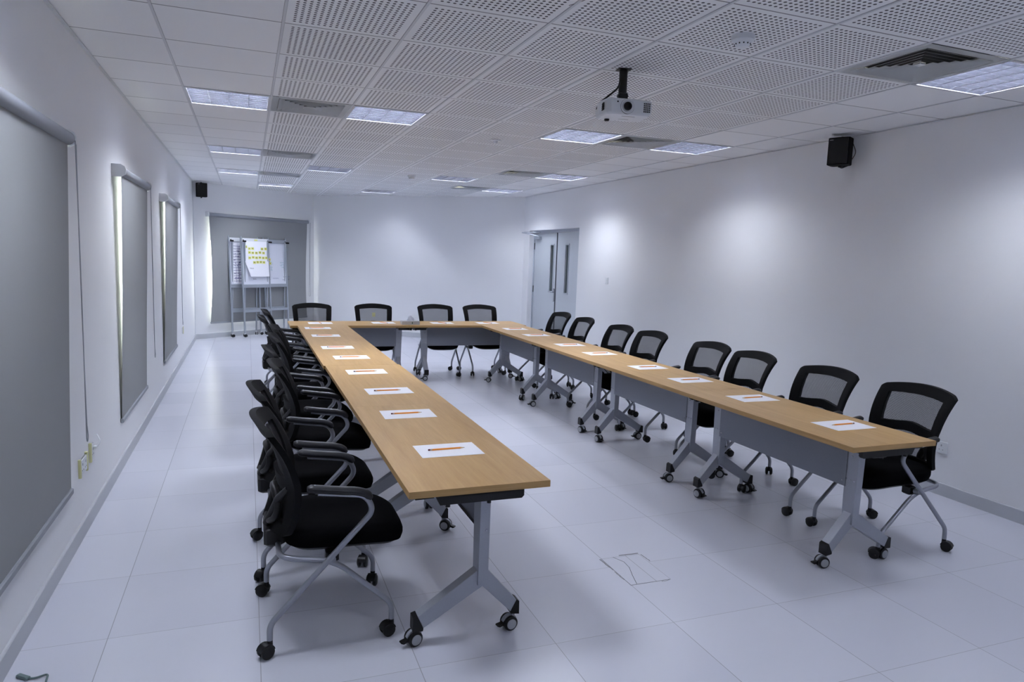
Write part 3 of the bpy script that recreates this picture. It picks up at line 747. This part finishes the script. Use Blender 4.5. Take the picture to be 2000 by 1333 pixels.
# ------------------------------------------------------------------ chair
def back_pt(u, v, off=0):
    """u -1..1 across, v 0..1 up; off = depth towards the rear"""
    hw = .212+.042*v**.8
    x = u*hw
    z = .468+.462*v+.030*(1-u*u)*v**3-(.016*max(0, (abs(u)-.86)/.14)**2 if v > .5 else 0)*v+(.02*max(0, (abs(u)-.8)/.2)**2)*(1-v)**3
    y = -.222+.20*v-.27*v*v+.065*u*u
    return (x, y-off, z)
def make_chair():
    root = empty('mesh_chair', (0, 0, 0))
    # seat cushion
    st = MB(); n = 40
    def outline(sc_, z, yshift=0):
        pts = []
        for k in range(n):
            a = 2*PI*k/n; ca, sa = math.cos(a), math.sin(a); e = .42
            x = .238*sc_*math.copysign(abs(ca)**e, ca); y = .070+.262*sc_*math.copysign(abs(sa)**e, sa)
            if y > 0: x *= 1-.10*(y/.3)**3
            zz = z-(.026*((y-.08)/.22)**2 if y > .08 else 0)+(.010*((-.05-y)/.14)**2 if y < -.05 else 0)+.006*(x/.24)**2
            pts.append((x, y, zz))
        return pts
    rs = [outline(.90, .412), outline(.97, .420), outline(1.0, .445), outline(1.0, .465), outline(.965, .487), outline(.88, .499), outline(.6, .500), outline(.25, .496), outline(.03, .495)]
    vs = [p for q in rs for p in q]; fs = [tuple(range(n-1, -1, -1)), tuple((len(rs)-1)*n+k for k in range(n))]
    for a in range(len(rs)-1):
        for i in range(n): j = (i+1) % n; fs.append((a*n+i, a*n+j, a*n+n+j, a*n+n+i))
    st.add(vs, fs, FABRIC, True); st.build('seat', root)
    sp = MB(); rs = [outline(.70, .392), outline(.86, .400), outline(.93, .414)]
    vs = [p for q in rs for p in q]; fs = [tuple(range(n-1, -1, -1)), tuple(2*n+k for k in range(n))]
    for a in range(2):
        for i in range(n): j = (i+1) % n; fs.append((a*n+i, a*n+j, a*n+n+j, a*n+n+i))
    sp.add(vs, fs, BLACK, True)
    for s_ in (-1, 1): sp.rbox((s_*.20-.028, -.02, .352), (s_*.20+.028, .035, .402), BLACK, .006)
    sp.build('seat_pan', root)
    # backrest frame
    bf = MB(); th = .024
    def strip(f):
        bf.grid(lambda a, b: back_pt(*f(a, b), off=-.004), 14, 14, BLACKF, True, lambda a, b: back_pt(*f(a, b), off=th))
    for s_ in (-1, 1):
        strip(lambda a, b, s_=s_: ((s_*(1-.25*a)), b))
    strip(lambda a, b: (-.82+1.64*a, .885+.115*b))
    strip(lambda a, b: (-.82+1.64*a, .0+.10*b))
    hump = lambda u: .515+.040*math.exp(-(u/.40)**2)+.015*u*u
    strip(lambda a, b: ((-.82+1.64*a), hump(-.82+1.64*a)-.12*(1-b)))
    bf.build('backrest_frame', root)
    bm = MB(); bm.grid(lambda a, b: back_pt(-.84+1.68*a, .05+.87*b, off=.007), 14, 14, MESHM); bm.build('backrest_mesh', root)
    # plastic support behind the lower back
    bs = MB()
    loop = []
    for k in range(24):
        a = 2*PI*k/24; u = .55*math.copysign(abs(math.cos(a))**.8, math.cos(a)); v = .20+.15*math.sin(a)
        loop.append(back_pt(u, v, off=.034))
    bs.tube(loop, .016, BLACK, 10, closed=True, flat=(1, .8))
    for s_ in (-1, 1):
        bs.tube([back_pt(s_*.74, .44, .015), back_pt(s_*.5, .31, .035), back_pt(s_*.30, .14, .035), back_pt(s_*.2, .03, .035)], [.013, .016, .018, .018], BLACK, 10)
    bs.rbox((-.09, -.262, .388), (.09, -.175, .475), BLACK, .012)
    bs.build('back_support', root)
    # tubular frame: a tube each side from rear caster up and over into the arm
    R_ = .0125
    for s_ in (-1, 1):
        x = s_*.268
        path = fillet([(x, -.245, .070), (x, -.245, .135), (x, .172, .578), (x, .138, .648), (x, .040, .662), (x, -.055, .674)], [.045, .055, .045, .05], 7)
        o = MB(); o.tube(path, R_, SILVER, 12); sl = o.build('side_leg', root)
        a_ = MB(); ap = [(x, .160, .632), (x, .140, .656), (x, .100, .669), (x, .05, .675), (x, -.02, .684), (x, -.072, .692), (x, -.098, .694)]
        a_.tube(fillet(ap, .03, 4), [.012]+[.0205]*(len(fillet(ap, .03, 4))-2)+[.012], ARMM, 12, flat=(1.2, .86)); a_.build('armrest', root)
    path = []
    xi = .243
    half = [(xi, .258, .070), (xi, .258, .140), (xi, .045, .338), (xi, -.02, .372), (xi, -.205, .402), (0, -.215, .404)]
    full = [Vector(p) for p in half[:-1]]+[Vector((-p[0], p[1], p[2])) for p in reversed(half[:-1])]
    o = MB(); o.tube(fillet(full, [.045, .03, .05, .07, .07, .05, .03, .045], 7), .0122, SILVER, 12)
    for s_ in (-1, 1): o.tube([(s_*.236, .002, .378), (s_*.27, .002, .383)], .016, SILVER, 12)
    o.build('front_leg_frame', root)
    for (x, y, a) in ((.268, -.245, .5), (-.268, -.245, -.35), (.243, .258, .25), (-.243, .258, 1.2)):
        chair_caster(root, (x, y, 0), a)
    return root
ch0 = make_chair()
LCH = [(.315, 3.09, 0), (.30, 3.80, 1), (.42, 4.58, -2), (.40, 5.30, 3), (.46, 6.07, 0), (.49, 6.78, -3), (.40, 7.79, 2), (.45, 8.56, 0)]
RCH = [(3.65, 3.06, 0), (3.63, 3.75, 1), (3.65, 4.56, -2), (3.69, 5.17, 1), (3.64, 6.08, 2), (3.62, 6.70, 0), (3.63, 7.62, -2), (3.67, 8.37, 2)]
CCH = [(.80, 9.34), (1.60, 9.33), (2.48, 9.33), (3.15, 9.34)]
labs = []
ordn = ['nearest', 'second', 'third', 'fourth', 'fifth', 'sixth', 'seventh', 'farthest']
for k, (x, y, a) in enumerate(LCH):
    labs.append(((x, y), -PI/2+math.radians(a), '%s black mesh chair on the window side of the left table row' % ordn[k]))
for k, (x, y, a) in enumerate(RCH):
    labs.append(((x, y), PI/2+math.radians(a), '%s black mesh chair along the right table row, before the white wall' % ordn[k]))
for k, (x, y) in enumerate(CCH):
    labs.append(((x, y), PI+math.radians((1, -2, 0, 1)[k]), ['leftmost black mesh chair at the cross tables, before the grey blind', 'second chair from left at the cross tables, small tag on its mesh', 'third chair from left at the cross tables, right of the tissue box', 'rightmost black mesh chair behind the cross tables, nearest the door'][k]))
rc = random.Random(5)
for n, ((x, y), rz, lab) in enumerate(labs):
    o = ch0 if n == 0 else copy_tree(ch0)
    o.location = (x, y, 0); o.rotation_euler = (0, 0, rz); tag(o, lab, 'chair', 'black mesh chairs on casters around the tables')
    if n:
        for cch in kids(o):
            if cch.name.startswith('caster'): cch.rotation_euler = (0, 0, rc.uniform(-1.5, 1.5))
    if n == 17:
        mb = MB(); p = back_pt(-.02, .72, -.002); mb.box((p[0]-.022, p[1], p[2]-.028), (p[0]+.022, p[1]+.003, p[2]+.028), TAPE); tg = mb.build('paper_tag', o)

# ------------------------------------------------------------------ sheets and pencils
def make_pencil():
    root = empty('pencil', (0, 0, 0)); r = .0042
    mb = MB(); vs = []; L = .148
    mb.tube([(-.075, 0, r), (.063, 0, r)], r, ORANGE, 6); 
    for k in range(len(mb.s)): mb.s[k] = False
    mb.build('barrel', root)
    mb = MB(); mb.tube([(.063, 0, r), (.080, 0, r)], [r, .0014], PENCILWOOD, 8); mb.build('sharpened_end', root)
    mb = MB(); mb.tube([(.080, 0, r), (.0855, 0, r)], [.0014, .0003], LEAD, 8); mb.build('lead', root)
    mb = MB(); mb.tube([(-.086, 0, r), (-.075, 0, r)], .0041, FERRULE, 10); mb.build('ferrule', root)
    mb = MB(); mb.tube([(-.094, 0, r), (-.086, 0, r)], .0039, ERASER, 10); mb.build('eraser', root)
    return root
pn0 = make_pencil()
def make_sheet():
    mb = MB(); mb.grid(lambda u, v: ((u-.5)*.297, (v-.5)*.21, .0012+.0004*math.sin(u*3)), 6, 4, PAPER, True, lambda u, v: ((u-.5)*.297, (v-.5)*.21, .0002))
    return mb.build('paper_sheet')
sh0 = make_sheet()
SH = []
for k, (x, y) in enumerate([(.880, 3.085), (.855, 3.86), (.875, 4.55), (.850, 5.33), (.840, 6.10), (.800, 6.76), (.790, 7.73), (.775, 8.50)]):
    SH.append((x, y, [0, -1, 1, 0, 1, 0, -1, 0][k], 0, [1.5, 1, 0, 0, 1, 0, 0, 0][k], '%s, left table row' % (['nearest the camera', 'second from the near end', 'third from the near end', 'fourth from the near end', 'fifth from the near end', 'sixth from the near end', 'seventh from the near end', 'farthest away'][k])))
for k, (x, y) in enumerate([(3.285, 3.045), (3.285, 3.84), (3.275, 4.56), (3.28, 5.20), (3.26, 6.06), (3.25, 6.73), (3.24, 7.64), (3.23, 8.33)]):
    SH.append((x, y, [1, -1, 0, 2, 1, 0, 0, 1][k], 180, [2, 3, 2, 0, 1, 0, 0, 0][k], '%s, right table row' % (['nearest the camera', 'second from the near end', 'third from the near end', 'fourth from the near end', 'fifth from the near end', 'sixth from the near end', 'seventh from the near end', 'farthest away'][k])))
for k, (x, y) in enumerate([(.86, 9.10), (1.67, 9.13), (2.46, 9.10), (3.11, 9.10)]):
    SH.append((x, y, 0, 95 if k == 0 else 118, 0, '%s on the far cross tables' % ['leftmost', 'second from left', 'third from left', 'rightmost'][k]))
for n, (x, y, a, pa, pj_, lab) in enumerate(SH):
    s_ = sh0 if n == 0 else sh0.copy()
    if n: COL.objects.link(s_)
    s_.location = (x, y, TH); s_.rotation_euler = (0, 0, math.radians(a)); tag(s_, 'white sheet under a pencil, '+lab, 'paper', 'blank sheets laid out at each seat')
    p_ = pn0 if n == 0 else copy_tree(pn0)
    p_.location = (x-.003, y+.004, TH+.0016); p_.rotation_euler = (0, 0, math.radians(pa+pj_)); tag(p_, 'orange pencil on the white sheet '+lab, 'pencil', 'orange pencils on the sheets')

# tissue box
tx = empty('tissue_box', (1.985, 8.93, TH)); tag(tx, 'low pale tissue box with a tissue poking out on the cross table', 'tissue box')
mb = MB(); mb.rbox((-.118, -.055, 0), (.118, .06, .048), BOXM, .003); mb.build('box', tx)
mb = MB()
def tis(u, v):
    a = 2*PI*u; r = (.052*(1-v*.5)+.010*math.sin(a*3+v*4))*(1-.75*v**6)
    return (r*math.cos(a)*1.05+.006*v, .4*r*math.sin(a), .047+.062*v+.008*math.sin(a*2)*v)
mb.grid(tis, 30, 10, TISSUE); mb.build('tissue', tx)
mb = MB(); mb.prism([(.018, .012), (.027, .018), (.023, .030), (.018, .040), (.013, .030), (.009, .018)], -.0562, -.0548, GREEN, 'y'); mb.build('printed_emblem', tx)

# ------------------------------------------------------------------ flip chart stands
def flip_chart(s, d, label, kind, w_=.70):
    root = empty('flip_chart_stand', (0, 0, 0)); root.matrix_world = XF4 @ Matrix.Translation((s, -d, 0))
    tag(root, label, 'flip chart', 'flip chart stands parked by the blind')
    lean = math.radians(3.2); LX_ = Matrix.Rotation(-lean, 4, 'X')
    Ht = 1.86
    fr = MB()
    for x in (0, w_): fr.rbox((x-.014, -.014, .075), (x+.014, .014, Ht), ALU, .003, LX_)
    fr.rbox((0, -.012, .92), (w_, .012, .985), ALU, .003, LX_).rbox((0, -.011, .46), (w_, .011, .51), ALU, .003, LX_)
    for x in (0, w_): fr.tube([tuple(LX_ @ Vector((x, 0, Ht))), tuple(LX_ @ Vector((x, 0, Ht+.02)))], .012, ALU, 12)
    fr.build('front_frame', root)
    rf = MB(); lr = Matrix.Rotation(math.radians(1.2), 4, 'X')
    for x in (.05, w_-.05): rf.rbox((x-.012, .075, .075), (x+.012, .098, 1.80), ALU, .003, lr)
    rf.rbox((.05, .075, .50), (w_-.05, .095, .53), ALU, .003, lr); rf.rbox((.0, .015, 1.77), (.03, .09, 1.80), BLACK, .003, lr).rbox((w_-.03, .015, 1.77), (w_, .09, 1.80), BLACK, .003, lr)
    rf.build('rear_frame', root)
    bd = MB(); bd.box((.016, -.004, .98), (w_-.016, .008, 1.80), BOARDW, LX_); board = bd.build('whiteboard', root)
    cl = MB(); cl.rbox((.005, -.03, 1.775), (w_-.005, -.005, 1.845), WHITE if kind != 'right' else ALU, .004, LX_)
    for x in (.03, w_-.03): cl.lathe([(.009, 0), (.009, .010), (.004, .012)], BLACK, 12, LX_ @ Matrix.Translation((x, -.03, 1.81)) @ Matrix.Rotation(PI/2, 4, 'X'))
    cl.build('paper_clamp', root)
    rw = random.Random(hash(kind) % 1 + len(kind))
    if kind == 'mid':
        pp = MB()
        def sheet(u, v):
            z = 1.79-.66*(1-v); cur = .035*max(0, .35-v)*(1-u*.8)
            return tuple(LX_ @ Vector((.045+(w_-.075)*u+(.10*(1-u)**3*max(0, .45-v)/.45 if v < .45 else 0), -.034-cur*2, z)))
        pp.grid(sheet, 12, 16, PAPER, True, lambda u, v: tuple(Vector(sheet(u, v))+Vector((0, .0015, 0)))); pad = pp.build('flip_paper', root)
        sw = .058
        def note(x, z, w2=sw, wd=True):
            m_ = MB(); m_.box((x, -.0385, z), (x+w2, -.0372, z+.05), STICKY, LX_)
            if wd: m_.box((x+.010, -.0395, z+.020), (x+w2-.012, -.0386, z+.030), STICKYW, LX_)
            m_.build('sticky_note', pad)
        rows = [(1.63, [.12, .19, .40, .48]), (1.555, [.12, .19, .27, .35, .43]), (1.46, [.12, .195, .27, .345, .42, .49]), (1.375, [.22, .29, .36, .43])]
        for z, xs in rows:
            for x in xs: note(x, z+rw.uniform(-.006, .006))
        for x, z in ((.06, 1.66), (.575, 1.43), (.585, 1.36)): note(x, z, .04)
        m_ = MB(); m_.box((.27, -.0325, 1.80), (.34, -.0305, 1.825), STICKY, LX_); m_.build('sticky_note', root)
        sc2 = MB()
        for x, z, word in ((.14, 1.285, 9), (.17, 1.165, 5), (.20, 1.085, 8)):
            pth = [(x+.010*t, -.0445-.0, z+(.016 if t == 0 else .010)*math.sin(t*2.3+x*10)) for t in range(word)]
            sc2.tube([tuple(LX_ @ Vector(q)) for q in pth], .0022, MARKK, 5)
        sc2.build('handwriting', pad)
    elif kind == 'left':
        gr = MB(); 
        gr.box((.06, -.0075, 1.00), (w_-.05, -.005, 1.76), PAPER, LX_); pad = gr.build('flip_paper', root)
        ln = MB()
        for k in range(14): z = 1.04+.05*k; ln.box((.075, -.0088, z), (w_-.07, -.0078, z+.006), MARKB, LX_)
        for x in (.13, .19): ln.box((x, -.0088, 1.02), (x+.005, -.0078, 1.40), MARKB, LX_)
        for k in range(26):
            x = rw.uniform(.08, .22); z = rw.uniform(1.04, 1.66); ln.box((x, -.0088, z), (x+rw.uniform(.015, .04), -.0078, z+.010), MARKB, LX_)
        ln.build('handwritten_table', pad)
    else:
        ln = MB()
        def squig(x, z, n_, m_, amp=.010, r=.002):
            pth = [(x+.011*t, -.0055, z+amp*math.sin(t*2.1+x*13+z*7)) for t in range(n_)]
            ln.tube([tuple(LX_ @ Vector(q)) for q in pth], r, m_, 5)
        squig(.10, 1.075, 5, MARKB, .014); squig(.19, 1.09, 14, MARKB); squig(.44, 1.12, 16, MARKB); squig(.42, 1.06, 6, MARKB); squig(.53, 1.07, 7, MARKB, .014)
        for k in range(12):
            squig(rw.choice((.10, .15, .38, .42)), rw.uniform(1.25, 1.45), rw.randint(4, 9), MARKG, .012, .003)
        for k in range(3): squig(.53, 1.69-.02*k, 5, MARKG, .004)
        ln.build('faded_marker_writing', board)
    for (x, y) in ((0, .0), (w_, .0), (.05, .085), (w_-.05, .085)):
        mb = MB(); yy = y-(-.0 if y else 0)
        a = rw.uniform(-.8, .8); xf = RZ(a); r = .027
        for q in (-1, 1): mb.lathe([(r-.005, -.007), (r, -.004), (r, .004), (r-.005, .007)], BLACK, 16, xf @ Matrix.Translation((q*.015, -.012, r)) @ Matrix.Rotation(PI/2, 4, 'Y'))
        mb.tube([(0, 0, .03), (0, 0, .08)], .010, WHITE, 10, xf=xf); mb.tube([(-.012, -.012, r), (.012, -.012, r)], .013, WHITE, 12, xf=xf)
        co = mb.build('caster', root); co.location = (x, y, 0)
    return root
flip_chart(.66, .15, 'leftmost flip chart stand, half hidden, with a handwritten grid sheet', 'left', .63)
flip_chart(.84, .27, 'middle flip chart stand with yellow sticky notes on its paper', 'mid', .60)
flip_chart(1.40, .17, 'rightmost flip chart stand, bare whiteboard with faint writing', 'right', .53)
